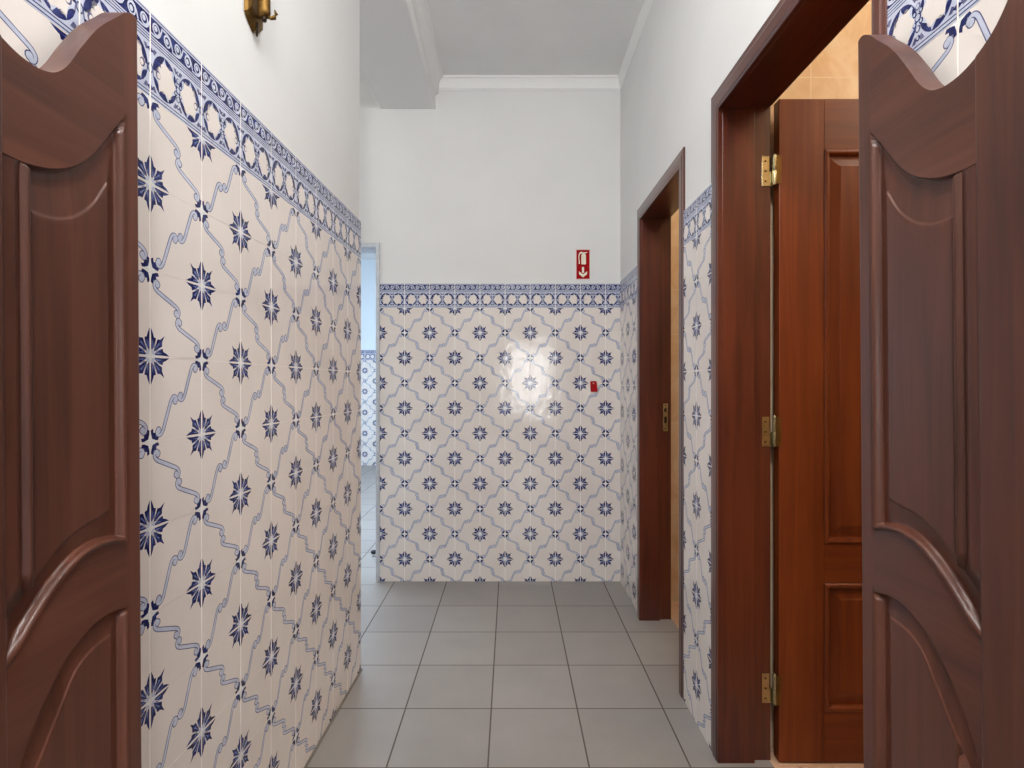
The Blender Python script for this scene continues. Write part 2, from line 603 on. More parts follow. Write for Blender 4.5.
def dado(name, parent, P0, ud, nrm, u0, u1, phase, zb, ztop, du, dv, star_par, z0=0.0, tilt=0.0026, simple_art=False):
    """tiled wall facing: P0 + ud*u; rows run down from zb; border between zb and ztop"""
    mb = MB()
    P0, ud, nrm = Vector(P0), Vector(ud).normalized(), Vector(nrm).normalized()
    rnd = random.Random(hash(name) % 1000 if False else len(name) * 31 + int(u1 * 100))
    TH = 0.006

    def W(u, z, h):
        p = P0 + ud * u + nrm * h
        return (p.x, p.y, z)

    # does ud x up point along the normal?
    flip = ud.cross(Vector((0, 0, 1))).dot(nrm) < 0

    def put(poly, hf, mat):
        pts = [W(u, z, hf(u, z)) for u, z in poly]
        area2 = sum(poly[i - 1][0] * poly[i][1] - poly[i][0] * poly[i - 1][1] for i in range(len(poly)))
        if abs(area2) < 1e-9:
            return
        if (area2 < 0) != flip:
            pts.reverse()
        mb.face(pts, mat)

    # grout bed with thickness
    h0 = TH - 0.0008
    a, b, c, d = (u0, z0), (u1, z0), (u1, ztop), (u0, ztop)
    for p, q in ((a, b), (b, c), (c, d), (d, a)):
        mb.face([W(*p, -0.002), W(*q, -0.002), W(*q, h0), W(*p, h0)], GROUT)
    put([a, b, c, d], lambda u, z: h0, GROUT)
    i0 = math.floor((u0 - phase) / du) - 1
    i1 = math.ceil((u1 - phase) / du) + 1
    G, GV = 0.0017, 0.00035

    def tile(ua, ub, za, zc, shapes_fn):
        cu, cz = (ua + ub) / 2, (za + zc) / 2
        tx, ty = [max(-.0045, min(.0045, rnd.gauss(0, tilt))) for _ in 'ab']
        ex = rnd.uniform(-.0002, .0002)
        hf0 = lambda u, z: TH + ex + tx * (u - cu) + ty * (z - cz)
        lo_u, hi_u = max(ua + G, u0), min(ub - G, u1)
        lo_z, hi_z = max(za + GV, z0), min(zc - GV, ztop)
        if hi_u - lo_u < .002 or hi_z - lo_z < .002:
            return
        put([(lo_u, lo_z), (hi_u, lo_z), (hi_u, hi_z), (lo_u, hi_z)], hf0, GL)
        # tile rim
        rim = [(lo_u, lo_z), (hi_u, lo_z), (hi_u, hi_z), (lo_u, hi_z)]
        for k in range(4):
            p, q = rim[k], rim[(k + 1) % 4]
            pts = [W(*p, h0 - .0003), W(*q, h0 - .0003), W(*q, hf0(*q)), W(*p, hf0(*p))]
            mb.face(pts if flip else pts[::-1], GL)
        w, h = ub - ua, zc - za
        for lay, mat, poly in shapes_fn():
            pp = clip_poly([(ua + x * w, za + y * h) for x, y in poly], lo_u, hi_u, lo_z, hi_z)
            if pp:
                put(pp, lambda u, z, L=lay: hf0(u, z) + L * LAYER, mat)

    for i in range(i0, i1):
        ua, ub = phase + i * du, phase + (i + 1) * du
        if ub <= u0 or ua >= u1:
            continue
        tile(ua, ub, zb, ztop, lambda: BORDER)
        j = 0
        while zb - j * dv > z0:
            zc, za = zb - j * dv, zb - (j + 1) * dv

            def shapes(i=i, j=j):
                out = []
                for cx in (0, 1):
                    for cy in (0, 1):                 # cy = 1: upper corner, row index j
                        is_star = ((i + cx + j + (1 - cy)) % 2) == star_par
                        for l, m, q in (STAR if is_star else NODE):
                            out.append((l, m, [((1 - x) if cx else x, (1 - y) if cy else y) for x, y in q]))
                bl_star = ((i + j + 1) % 2) == star_par
                for l, m, q in RIB:
                    if not bl_star:
                        out.append((l, m, q))
                    else:                              # nodes at (1,0) and (0,1): turned a quarter
                        out.append((l, m, [(1 - y, x) for x, y in q]))
                return out
            tile(ua, ub, za, zc, shapes)
            j += 1
    o = mb.build(name, TILE_MATS(), parent)
    return o


# ------------------------------------------------------------------ room shell
CEIL = 3.05
YF = 3.36


def mk(name, fn, mat, parent=None, bevel=0.0):
    mb = MB()
    fn(mb)
    return mb.build(name, mat, parent, bevel)


fl = mk('floor', lambda b: b.box(-3.7, 0.822, -3.4, 8.6, -0.12, 0.0), M['floor'])
struct(fl, 'grey square ceramic floor tiles of the corridor', 'floor')
fl2 = mk('floor_washroom', lambda b: b.box(0.822, 2.7, 0.2, 3.7, -0.12, 0.0), M['peach'])
struct(fl2, 'peach floor tiles seen past the narrower doorway on the right', 'floor')
ce = mk('ceiling', lambda b: b.box(-3.7, 2.7, -3.4, 8.6, CEIL, CEIL + 0.12), M['ceiling'])
struct(ce, 'rough pale grey plaster ceiling', 'ceiling')

# left wall, turned by a degree and a half
LX = lambda y: -0.687 + 0.0265 * y
LN = Vector((1, -0.0265, 0)).normalized()
YL0, YL1 = 0.36, 2.318


def left_wall(b):
    o = 0.006
    pts = [(LX(YL0) - o, YL0, 0), (LX(YL1) - o, YL1, 0), (-0.80, YL1, 0), (-0.80, YL0, 0)]
    b.prism(pts[::-1], (0, 0, CEIL))


wl = mk('wall_left', left_wall, M['white'])
struct(wl, 'left corridor wall, white plaster above blue and white patterned tiles', 'wall')
kk = math.hypot(1, 0.0265)
lt = dado('tile_dado', wl, (LX(0) - 0.006, 0, 0), (0.0265, 1, 0), LN, YL0 * kk, YL1 * kk, 1.0152 * kk, 1.718, 1.876, 0.1613, 0.158, 1)


# far wall with a doorway at its left end
def far_wall(b):
    b.box(-0.800, 0.83, YF + 0.006, YF + 0.15, 0, CEIL)
    b.box(-1.78, -0.800, YF + 0.006, YF + 0.15, 2.045, CEIL)
    b.box(-3.5, -1.78, YF + 0.006, YF + 0.15, 0, CEIL)


wf = mk('wall_far', far_wall, M['white'])
struct(wf, 'end wall of the corridor, white plaster above patterned tiles', 'wall')
dado('tile_dado', wf, (0, YF + 0.006, 0), (1, 0, 0), (0, -1, 0), -0.793, 0.676, -0.6417, 1.660, 1.8066, 0.1523, 0.1525, 0)

# right wall with two door openings
RX = 0.660
D1 = (0.985, 1.770)      # rough openings of the two doorways (Y range)
D2 = (2.130, 2.830)


def right_wall(b):
    x1 = 0.812
    b.box(0.663, x1, 0.36, D1[0], 0, CEIL)
    b.box(0.661, x1, D1[1], D2[0], 0, CEIL)
    b.box(0.668, x1, D2[1], YF + 0.006, 0, CEIL)
    b.box(0.661, x1, D1[0], D1[1], 2.090, CEIL)
    b.box(0.664, x1, D2[0], D2[1], 2.055, CEIL)


wr = mk('wall_right', right_wall, M['white'])
struct(wr, 'right corridor wall with two dark wooden doorways between tiled strips', 'wall')
dado('tile_dado', wr, (0.663, 0, 0), (0, 1, 0), (-1, 0, 0), 0.36, 0.972, 0.8134, 1.728, 1.886, 0.158, 0.158, 1)
dado('tile_dado', wr, (0.661, 0, 0), (0, 1, 0), (-1, 0, 0), 1.790, 2.110, 1.951, 1.715, 1.848, 0.158, 0.158, 0)
dado('tile_dado', wr, (0.672, 0, 0), (0, 1, 0), (-1, 0, 0), 2.850, YF, 3.30, 1.664, 1.820, 0.158, 0.158, 0)


# beam and cornices
def beam(b):
    b.box(-0.785, -0.455, YL1 - 0.02, YF + 0.006, 2.868, CEIL + 0.01)


bm_ = mk('beam', beam, M['cornice'])
struct(bm_, 'white boxed beam under the ceiling on the left', 'beam')


def cornice_profile(dep, h):
    # (out, down) steps of a small stepped cove
    return [(0, 0), (dep, 0), (dep, -0.012), (dep * .8, -0.016), (dep * .55, -0.032), (dep * .35, -h + .018), (dep * .35, -h + .010), (0.004, -h), (0, -h)]


def cornice_run(b, p, q, out, dep, h):
    p, q, out = Vector(p), Vector(q), Vector(out)
    prof = [p + out * a + Vector((0, 0, z)) for a, z in cornice_profile(dep, h)]
    b.prism(prof, q - p)


mk_c = MB()
cornice_run(mk_c, (-0.44, YF + 0.006, CEIL), (RX + .006, YF + 0.006, CEIL), (0, -1, 0), 0.045, 0.072)
struct(mk_c.build('trim_far', M['cornice']), 'white cornice above the end wall', 'cornice')
mk_c = MB()
cornice_run(mk_c, (0.668, 0.36, CEIL), (0.668, YF, CEIL), (-1, 0, 0), 0.022, 0.072)
struct(mk_c.build('trim_right', M['cornice']), 'thin white cornice along the right wall', 'cornice')
mk_c = MB()
cornice_run(mk_c, (-0.455, YL1 - 0.02, CEIL), (-0.455, YF, CEIL), (1, 0, 0), 0.050, 0.10)
struct(mk_c.build('trim_beam', M['cornice']), 'white stepped cornice along the beam', 'cornice')
# grey silicone line at the foot of the tiles
mk_c = MB()
mk_c.prism([(LX(YL0), YL0, 0), (LX(YL1), YL1, 0), (LX(YL1) + .007, YL1, 0), (LX(YL0) + .007, YL0, 0)], (0, 0, .005))
struct(mk_c.build('baseboard_left', simple('grey_sealant', srgb(120, 112, 104), .7)), 'grey sealant line at the foot of the left tiles', 'sealant')

# side corridor to the left, closed at its end and lit by the added lamp
ws = mk('wall_side_corridor', lambda b: b.box(-3.5, -0.80, 2.17, YL1, 0, CEIL), M['white'])
struct(ws, 'white wall of the side corridor behind the left tiled wall', 'wall')


struct(mk('wall_side_end', lambda b: b.box(-3.35, -3.2, 2.17, YF, 0, CEIL), M['white']), 'white wall closing the side corridor on the left', 'wall')


def win_frame(b, x, y0, y1, z0, z1):
    t = .05
    b.box(x, x + .06, y0, y0 + t, z0, z1)
    b.box(x, x + .06, y1 - t, y1, z0, z1)
    b.box(x, x + .06, y0 + t, y1 - t, z0, z0 + t)
    b.box(x, x + .06, y0 + t, y1 - t, z1 - t, z1)



# room beyond the far doorway
BW = plaster('pale_blue_white_plaster', srgb(226, 234, 240))


def beyond(b):
    b.box(-3.5, 0.2, 8.206, 8.35, 0, CEIL)          # back
    b.box(-0.35, -0.2, YF + .15, 8.206, 0, CEIL)    # right side
    b.box(-3.65, -3.5, YF, 4.2, 0, CEIL)
    b.box(-3.65, -3.5, 7.4, 8.3, 0, CEIL)
    b.box(-3.65, -3.5, 4.2, 7.4, 0, 0.7)
    b.box(-3.65, -3.5, 4.2, 7.4, 2.7, CEIL)


wb = mk('wall_beyond', beyond, BW)
struct(wb, 'pale bluish wall with a tiled dado seen through the narrow far doorway', 'wall')
dado('tile_dado', wb, (0, 8.206, 0), (1, 0, 0), (0, -1, 0), -2.9, -1.4, -2.0, 1.56, 1.71, 0.155, 0.155, 0)
struct(mk('window_1', lambda b: win_frame(b, -3.6, 4.2, 7.4, 0.7, 2.7), M['alu']), 'grey metal window frame lighting the room past the far doorway', 'window')


# aluminium frame of that doorway
def alu_frame(b):
    y0, y1 = YF - 0.004, YF + 0.16
    b.box(-0.816, -0.794, y0, y1, 0, 2.055)
    b.box(-1.80, -0.816, y0, y1, 2.027, 2.055)
    b.box(-1.80, -1.771, y0, y1, 0, 2.027)


tf = mk('trim_alu_doorway', alu_frame, M['alu'], None, 0.002)
struct(tf, 'narrow grey metal frame of the doorway left of the end wall', 'door frame')


# room behind the camera
def back_room(b):
    b.box(-2.2, -0.08, -3.15, -3.0, 0, CEIL)
    b.box(0.68, 2.2, -3.15, -3.0, 0, CEIL)
    b.box(-0.08, 0.68, -3.15, -3.0, 0, 0.70)
    b.box(-0.08, 0.68, -3.15, -3.0, 1.90, CEIL)
    b.box(-2.35, -2.2, -3.15, 0.36, 0, CEIL)
    b.box(2.2, 2.35, -3.15, 0.36, 0, CEIL)
    b.box(-2.2, -0.70, 0.21, 0.36, 0, CEIL)
    b.box(0.70, 2.2, 0.21, 0.36, 0, CEIL)


struct(mk('wall_back', back_room, M['white']), 'white lobby walls on the camera side of the swing doors', 'wall')


def win_back(b):
    x0, x1, z0, z1, t = -0.08, 0.68, 0.70, 1.90, .045
    y = -3.06
    for (a, c, d, e) in ((x0, x0 + t, z0, z1), (x1 - t, x1, z0, z1), (x0 + t, x1 - t, z0, z0 + t), (x0 + t, x1 - t, z1 - t, z1),
                         (.28, .32, z0 + t, z1 - t)):
        b.box(a, c, y, y + .05, d, e)


struct(mk('window_2', win_back, M['frameZ']), 'wooden window frame reflected in the end wall tiles', 'window')


# washroom shells on the right
def wash(b):
    b.box(0.814, 2.6, 1.826, 2.06, 0, CEIL)     # partition between the two rooms, seen over the open leaf
    b.box(2.5, 2.6, 0.36, 3.2, 0, CEIL)


def wash_n(b):
    b.box(0.814, 2.6, 3.05, 3.2, 0, CEIL)
    b.box(0.814, 2.6, 0.36, 0.5, 0, CEIL)


wq = mk('wall_washroom', wash, M['marbleX'])
struct(wq, 'warm orange marble tiled wall behind the open door leaf', 'wall')
wq2 = mk('wall_closet', wash_n, M['marbleX'])
struct(wq2, 'beige tiled wall glimpsed past the narrower doorway', 'wall')


# ceiling lamp fixtures (out of the picture; hall, lobby and side ones are added to carry the fill)
def lamp(name, x, y, r, label):
    t = empty(name, (x, y, CEIL))
    tag(t, label, 'lamp')
    b = MB()
    b.lathe([(r * .4, 0), (r * .4, -.03), (r * .34, -.035)], (x, y, CEIL))
    b.build('base_plate', M['brass'], t)
    b = MB()
    b.lathe([(r * .9, -.035), (r, -.045), (r * .98, -.07), (r * .80, -.085), (.01, -.09)], (x, y, CEIL - .0))
    b.build('shade', M['opal'], t)


lamp('unseen_ceiling_lamp', 0.0, 0.80, 0.20, 'added unseen round opal ceiling lamp over the swing doors')
lamp('unseen_ceiling_lamp', 0.0, -0.5, 0.24, 'added unseen round opal ceiling lamp of the lobby before the swing doors')
lamp('unseen_ceiling_lamp', -1.9, 2.85, 0.20, 'added unseen round opal ceiling lamp of the side corridor')
lamp('unseen_ceiling_lamp', 2.0, 0.80, 0.16, 'round opal ceiling lamp of the washroom with the panelled door')
lamp('unseen_ceiling_lamp', 1.55, 2.55, 0.16, 'round opal ceiling lamp of the far washroom')


# ------------------------------------------------------------------ saloon door leaves
def interp(pts):
    xs = [p[0] for p in pts]
    ys = [p[1] for p in pts]
    n = len(xs)
    # monotone-ish cubic through the points
    sl = [(ys[i + 1] - ys[i]) / (xs[i + 1] - xs[i]) for i in range(n - 1)]
    m = [sl[0]] + [(sl[i - 1] + sl[i]) / 2 for i in range(1, n - 1)] + [sl[-1]]

    def f(x):
        if x <= xs[0]:
            return ys[0]
        if x >= xs[-1]:
            return ys[-1]
        i = max(k for k in range(n - 1) if xs[k] <= x)
        h = xs[i + 1] - xs[i]
        t = (x - xs[i]) / h
        return (ys[i] * (2 * t ** 3 - 3 * t * t + 1) + h * m[i] * (t ** 3 - 2 * t * t + t)
                + ys[i + 1] * (-2 * t ** 3 + 3 * t * t) + h * m[i + 1] * (t ** 3 - t * t))
    return f


DOOR_W = 0.40
C_TOP = interp([(0, 1.778), (.012, 1.782), (.03, 1.773), (.05, 1.7525), (.087, 1.713), (.118, 1.668), (.145, 1.625), (.163, 1.607),
                (.185, 1.598), (.21, 1.597), (.23, 1.601), (.2535, 1.611), (.275, 1.627), (.294, 1.651), (.33, 1.705), (.36, 1.745), (.40, 1.765)])
C_U1 = interp([(.036, 1.606), (.06, 1.577), (.09, 1.537), (.12, 1.505), (.15, 1.486), (.18, 1.475), (.22, 1.469), (.25, 1.470)])
C_I1 = interp([(.036, 1.52), (.068, 1.485), (.09, 1.452), (.12, 1.425), (.15, 1.411), (.183, 1.407), (.21, 1.411), (.228, 1.418)])
C_I2 = interp([(.036, 1.012), (.068, 1.008), (.085, 1.003), (.11, .999), (.136, .992), (.16, .980), (.183, .963), (.2, .950), (.22, .935), (.245, .912)])
C_B2 = interp([(.036, .945), (.06, .951), (.1, .954), (.13, .947), (.155, .934), (.18, .915), (.21, .885), (.245, .845)])
C_U3 = interp([(.036, .846), (.065, .851), (.1, .850), (.13, .838), (.155, .823), (.18, .797), (.204, .766), (.245, .685)])
C_I3 = interp([(.036, .815), (.068, .812), (.094, .809), (.115, .803), (.136, .788), (.16, .752), (.2, .695), (.245, .635)])
Z_I4, Z_B4, Z_BOT = 0.36, 0.32, 0.20
S1, S2, S3, S4, SB = 0.034, 0.068, 0.196, 0.241, 0.216


def lerp_list(a, b, n):
    return [a + (b - a) * k / n for k in range(n)]


def piece(pts, x):
    if x <= pts[0][0]:
        return pts[0][1]
    for (a, b), (c, d) in zip(pts, pts[1:]):
        if x <= c:
            return b + (d - b) * (x - a) / (c - a)
    return pts[-1][1]


# bead along the edge (distance in metres), and a plain sunk edge where the curved rails overhang
BEAD = [(-.001, 0), (0, -.0012), (.0012, -.0008), (.003, .0026), (.0055, .0044), (.008, .0040), (.0100, .0018), (.0112, -.0015), (.0122, -.0075), (.0140, -.0088)]
SUNK = [(-.0005, 0), (0, 0), (.0012, -.0010), (.0030, -.0095), (.0060, -.0105), (.0140, -.0090)]
FIELD = [(.36, -.0090), (.70, -.0068), (.84, -.0060), (.88, -.0058), (.93, -.0036), (1.0, -.0032)]


def relief(q, d, sunk):
    """height over the frame face at panel parameter q (0 frame edge, 1 panel edge), d metres in from the edge"""
    if q >= 1:
        return -.0032
    edge = piece(SUNK if sunk else BEAD, d)
    f = piece(FIELD, q)
    if d < .014:
        t = min(1, max(0, (d - .0122) / .0018))
        return edge * (1 - t) + f * t
    return f


def saloon(name, side, yfree, lean, label):
    X = 0.6
    th = 0.034
    root = empty(name, (side * (X + th / 2), yfree - DOOR_W, 0))
    struct(root, label, 'door')
    root.rotation_euler.x = lean
    tb_side = [k * .0013 / (S2 - S1) for k in range(12)] + [.47, .55, .65, .75, .83, .86, .88, .90, .92, .94, .97]
    tb_hinge = [k * .0013 / (SB - S3) for k in range(12)] + [.76, .80, .84, .88, .91, .94, .97]
    scol = (lerp_list(0, .006, 4) + lerp_list(.006, S1, 6) + [S1 + (S2 - S1) * t for t in tb_side] + lerp_list(S2, S3, 30)
            + [SB - (SB - S3) * t for t in ([1.0] + tb_hinge[:0:-1])] + [SB, SB + .001, SB + .002, SB + .003, SB + .0042, SB + .012] + lerp_list(S4, S4 + .006, 4) + lerp_list(S4 + .006, DOOR_W, 22) + [DOOR_W])
    iS1 = 10
    iS2 = iS1 + len(tb_side)
    iS3 = iS2 + 30
    iS4 = iS3 + len(tb_hinge) + 6
    uni = lambda n: [k / n for k in range(n)]
    tb = [0, .012, .025, .04, .055, .07, .085, .10, .115, .13, .145, .16, .175, .19, .205, .22, .24, .26, .28, .31, .35, .42, .5, .6, .7, .78, .84, .87, .89, .91, .93, .96]
    inv = [0] + [1 - t for t in tb[:0:-1]]
    bands = [(Z_BOT, Z_B4, uni(4)), (Z_B4, Z_I4, tb), (Z_I4, C_I3, uni(14)), (C_I3, C_U3, inv), (C_U3, C_B2, uni(8)), (C_B2, C_I2, tb), (C_I2, C_I1, uni(20)),
             (C_I1, C_U1, inv), (C_U1, C_TOP, uni(14))]
    val = lambda c, s: c(s) if callable(c) else c
    rows = []
    cuts = [0]
    for lo, hi, n in bands:
        for k in n:
            rows.append((lo, hi, k))
        cuts.append(len(rows))
    rows.append((C_U1, C_TOP, 1.0))

    def zed(r, s):
        lo, hi, t = rows[r]
        a, b = val(lo, s), val(hi, s)
        return a + (b - a) * t

    def t_of(s, z):
        best = (-9, 0, False)
        slope = lambda c: (c(s + .002) - c(s - .002)) / .004 if callable(c) else 0
        for hi, hin, lo, lin in ((C_U1, C_I1, C_B2, C_I2), (C_U3, C_I3, Z_B4, Z_I4)):
            cand = []
            for e, f, sgn, sunk in ((hi, hin, 1, True), (lo, lin, -1, False)):
                gap = max(.01, abs(val(e, s) - val(f, s)))
                dz = (val(e, s) - z) * sgn
                cand.append((dz / gap, dz / math.hypot(1, slope(e)), sunk))
            cand.append(((s - S1) / (S2 - S1), s - S1, False))
            band = z < C_I2(s) if hi is C_U1 else z > C_I3(s)
            cand.append(((S4 - s) / (S4 - S3), S4 - s, False) if band else ((SB - s) / (SB - S3), SB - s, False))
            q = min(cand)
            # the edge profile belongs to the nearest edge in metres
            d = min(c[1] for c in cand)
            sk = min(cand, key=lambda c: c[1])[2]
            if q[0] > best[0]:
                best = (q[0], d, sk)
        q, d, sk = best
        t = relief(q, d, sk) if d > -.001 else 0
        if s < .005:
            t -= .002 * (1 - s / .005) ** 2
        inside = C_I2(s) < z < C_U1(s) or Z_B4 < z < C_I3(s)
        if SB < s <= S4 and inside:                        # slightly canted strip beside the thicker hinge stile
            t -= .0016 * (s - SB) / (S4 - SB) + .0045 * max(0, 1 - abs(s - SB - .002) / .0022)
        elif s > S4 + 1e-6:                     # eased edge of that stile
            t += .0012 * min(1, (s - S4) / .0045) ** .5 - .002 * max(0, 1 - (s - S4) / .0016)
        return t
    cols = len(scol)
    front = [[None] * cols for _ in rows]
    back = [[None] * cols for _ in rows]
    for r in range(len(rows)):
        for c, s in enumerate(scol):
            z = zed(r, s)
            front[r][c] = (side * (X - t_of(s, z)), yfree - s, z)
            back[r][c] = (side * (X + th), yfree - s, z)

    def patch(nm, cells, mat, smooth=True, lab=None):
        """closed solid over a set of grid cells"""
        cells = set(cells)
        mb = MB()
        idx = {}
        vs_ = []

        def vid(k, r, c):
            key = (k, r, c)
            if key not in idx:
                idx[key] = len(vs_)
                vs_.append((back if k == 1 else front)[r][c])
            return idx[key]
        fs, fb, fw = [], [], []
        for (r, c) in cells:
            a = [(r, c), (r, c + 1), (r + 1, c + 1), (r + 1, c)]
            fs.append(tuple(vid(0, *p) for p in a))
            fb.append(tuple(vid(1, *p) for p in a[::-1]))
            for (dr, dc, p, q) in ((-1, 0, 0, 1), (0, 1, 1, 2), (1, 0, 2, 3), (0, -1, 3, 0)):
                if (r + dr, c + dc) not in cells:
                    fw.append((vid(2, *a[q]), vid(2, *a[p]), vid(1, *a[p]), vid(1, *a[q])))
        allf = [(f, smooth) for f in fs] + [(f, False) for f in fb + fw]
        if side < 0:
            pass
        for f, sm in allf:
            mb.f.append(f if side > 0 else f[::-1])
            mb.mi.append(0)
            mb.sm.append(sm)
        mb.v = vs_
        o = mb.build(nm, mat, root)
        if lab:
            o['label'] = lab
        return o

    R = lambda a, b: range(cuts[a], cuts[b])
    rng = lambda rs, cs: [(r, c) for r in rs for c in cs]
    allr = range(0, len(rows) - 1)
    patch('stile', rng(allr, range(0, iS1)), M['saloonZ'])
    patch('stile', rng(allr, range(iS4, cols - 1)), M['saloonZ'])
    mid = range(iS1, iS4)
    patch('top_rail', rng(R(8, 9), mid), M['saloonY'])
    patch('middle_rail', rng(R(4, 5), mid), M['saloonY'])
    patch('bottom_rail', rng(R(0, 1), mid), M['saloonY'])
    inner = range(iS2, iS3)
    patch('panel', rng(R(6, 7), inner), M['saloonZ'])
    patch('panel', rng(R(2, 3), inner), M['saloonZ'])
    up = set(rng(R(5, 8), mid)) - set(rng(R(6, 7), inner))
    lo = set(rng(R(1, 4), mid)) - set(rng(R(2, 3), inner))
    patch('moulding', up, M['saloonZ'])
    patch('moulding', lo, M['saloonZ'])
    # spring hinges on the jamb side
    for z in (0.42, 1.45):
        b = MB()
        xh = side * (X + th / 2)
        b.lathe([(.009, 0), (.011, .004), (.011, .096), (.009, .1)], (xh, yfree - DOOR_W - .013, z), n=16)
        b.box(xh - .014, xh + .014, yfree - DOOR_W - .003, yfree - DOOR_W, z + .01, z + .09)
        b.build('hinge', M['brass'], root)
    root.location.z = 0.010 if side > 0 else -0.005     # hung a little askew, as the photo shows
    return root


saloon('door_1', -1, 0.909, 0.009, 'left wooden swing door leaf in front of the tiled wall, scalloped top, curved panels')
saloon('door_2', 1, 0.937, -0.0125, 'right wooden swing door leaf overlapping the open panelled door, scalloped top')


# posts carrying the swing doors
def post(name, side, y1, label):
    x0, x1 = 0.598, 0.664
    o = mk(name, lambda b: b.box(min(side * x0, side * x1), max(side * x0, side * x1), 0.362, y1, 0, 2.3), M['frameZ'], None, 0.003)
    struct(o, label, 'door post')


post('trim_4', -1, 0.909 - DOOR_W - 0.026, 'wooden post the left swing leaf hangs on')
post('trim_5', 1, 0.937 - DOOR_W - 0.026, 'wooden post the right swing leaf hangs on')


# ------------------------------------------------------------------ door frames on the right wall
def casing_profile(w, dep):
    # across the width from the opening outwards -> (offset, projection)
    return [(0, 0), (0, dep * .80), (.002, dep * .9), (.006, dep * .92), (.009, dep * .84), (.012, dep * .96), (.018, dep), (w * .62, dep), (w * .72, dep * .86), (w * .88, dep * .80), (w - .003, dep * .80), (w, dep * .72), (w, 0)]


def door_frame(name, ya, yb, ztop, near_w, x_in, xb, w, label, strike=False):
    """ya..yb clear opening between the jamb faces; ztop underside of the head"""
    root = empty(name, (RX + .075, (ya + yb) / 2, 0))
    struct(root, label, 'door frame')
    x_reb, x_out = (0.769, 0.826) if not strike else (0.757, 0.816)
    reb = 0.015
    jt = 0.018

    # jambs with a rebate on the room side
    def jamb(y, s):
        b = MB()
        pts = [(xb + .0004, y, 0), (x_reb, y, 0), (x_reb, y + s * reb, 0), (x_out, y + s * reb, 0), (x_out, y + s * (reb + jt), 0), (xb + .0004, y + s * (reb + jt), 0)]
        b.prism(pts if s > 0 else pts[::-1], (0, 0, ztop + reb + jt))
        return b.build('jamb', M['frameZ'], root, 0.0012)
    jn = jamb(ya, -1)
    jf = jamb(yb, 1)
    b = MB()
    b.box(xb + .0004, x_reb, ya, yb, ztop, ztop + reb + jt)
    b.box(x_reb, x_out, ya - reb, yb + reb, ztop + reb, ztop + reb + jt)
    b.build('head', M['frameY'], root, 0.0012)
    # casing: two legs and a head with mitred corners, on the corridor side

    def leg(y, s, width):
        b = MB()
        pr = casing_profile(w, xb - x_in)
        n = len(pr)
        vs_ = []
        for top in (0, 1):
            for off, pj in pr:
                vs_.append((xb - pj, y + s * off * width / w, (ztop + off) if top else 0.0))
        fs = [(i, i + 1, n + i + 1, n + i) for i in range(n - 1)]
        fs += [tuple(range(n)), tuple(range(n, 2 * n))[::-1], (n - 1, 0, n, 2 * n - 1)]
        b.mesh(vs_, fs if s > 0 else [f[::-1] for f in fs])
        return b.build('casing', M['frameZ'], root)
    leg(yb, 1, w)
    leg(ya, -1, near_w)
    b = MB()
    pr = casing_profile(w, xb - x_in)
    n = len(pr)
    vs_ = [(xb - pj, ya - off * near_w / w, ztop + off) for off, pj in pr] + [(xb - pj, yb + off, ztop + off) for off, pj in pr]
    fs = [(i, n + i, n + i + 1, i + 1) for i in range(n - 1)] + [tuple(range(n))[::-1], tuple(range(n, 2 * n)), (0, n - 1, 2 * n - 1, n)]
    b.mesh(vs_, fs)
    b.build('casing', M['frameY'], root)
    if strike:                                    # brass keep on the far jamb
        zc = 1.191 - (417.5 - 385) / 554 * yb
        y = yb + reb - .0012
        k = MB()
        k.box(.775, .800, y, y + .003, zc - .070, zc + .070)
        o = k.build('strike_plate', M['brass'], root, 0.001)
        o['label'] = 'brass strike plate'
        k = MB()
        for (z0, z1) in ((.028, .046), (-.030, .004)):
            k.box(.781, .793, y - .0006, y + .002, zc + z0, zc + z1)
        k.lathe([(.003, 0), (.003, .001)], (.787, y - .001, zc + .060), 'Y', 10)
        k.lathe([(.003, 0), (.003, .001)], (.787, y - .001, zc - .058), 'Y', 10)
        k.build('keep_slot', M['dark_metal'], root)
    return root


door_frame('trim_1', 1.003, 1.744, 2.060, 0.038, 0.6513, 0.667, 0.067, 'wide dark wooden door frame on the right wall around the open panelled leaf')
door_frame('trim_2', 2.147, 2.800, 2.030, 0.052, 0.651, 0.664, 0.062, 'dark wooden door frame nearest the end wall, no leaf in view', True)


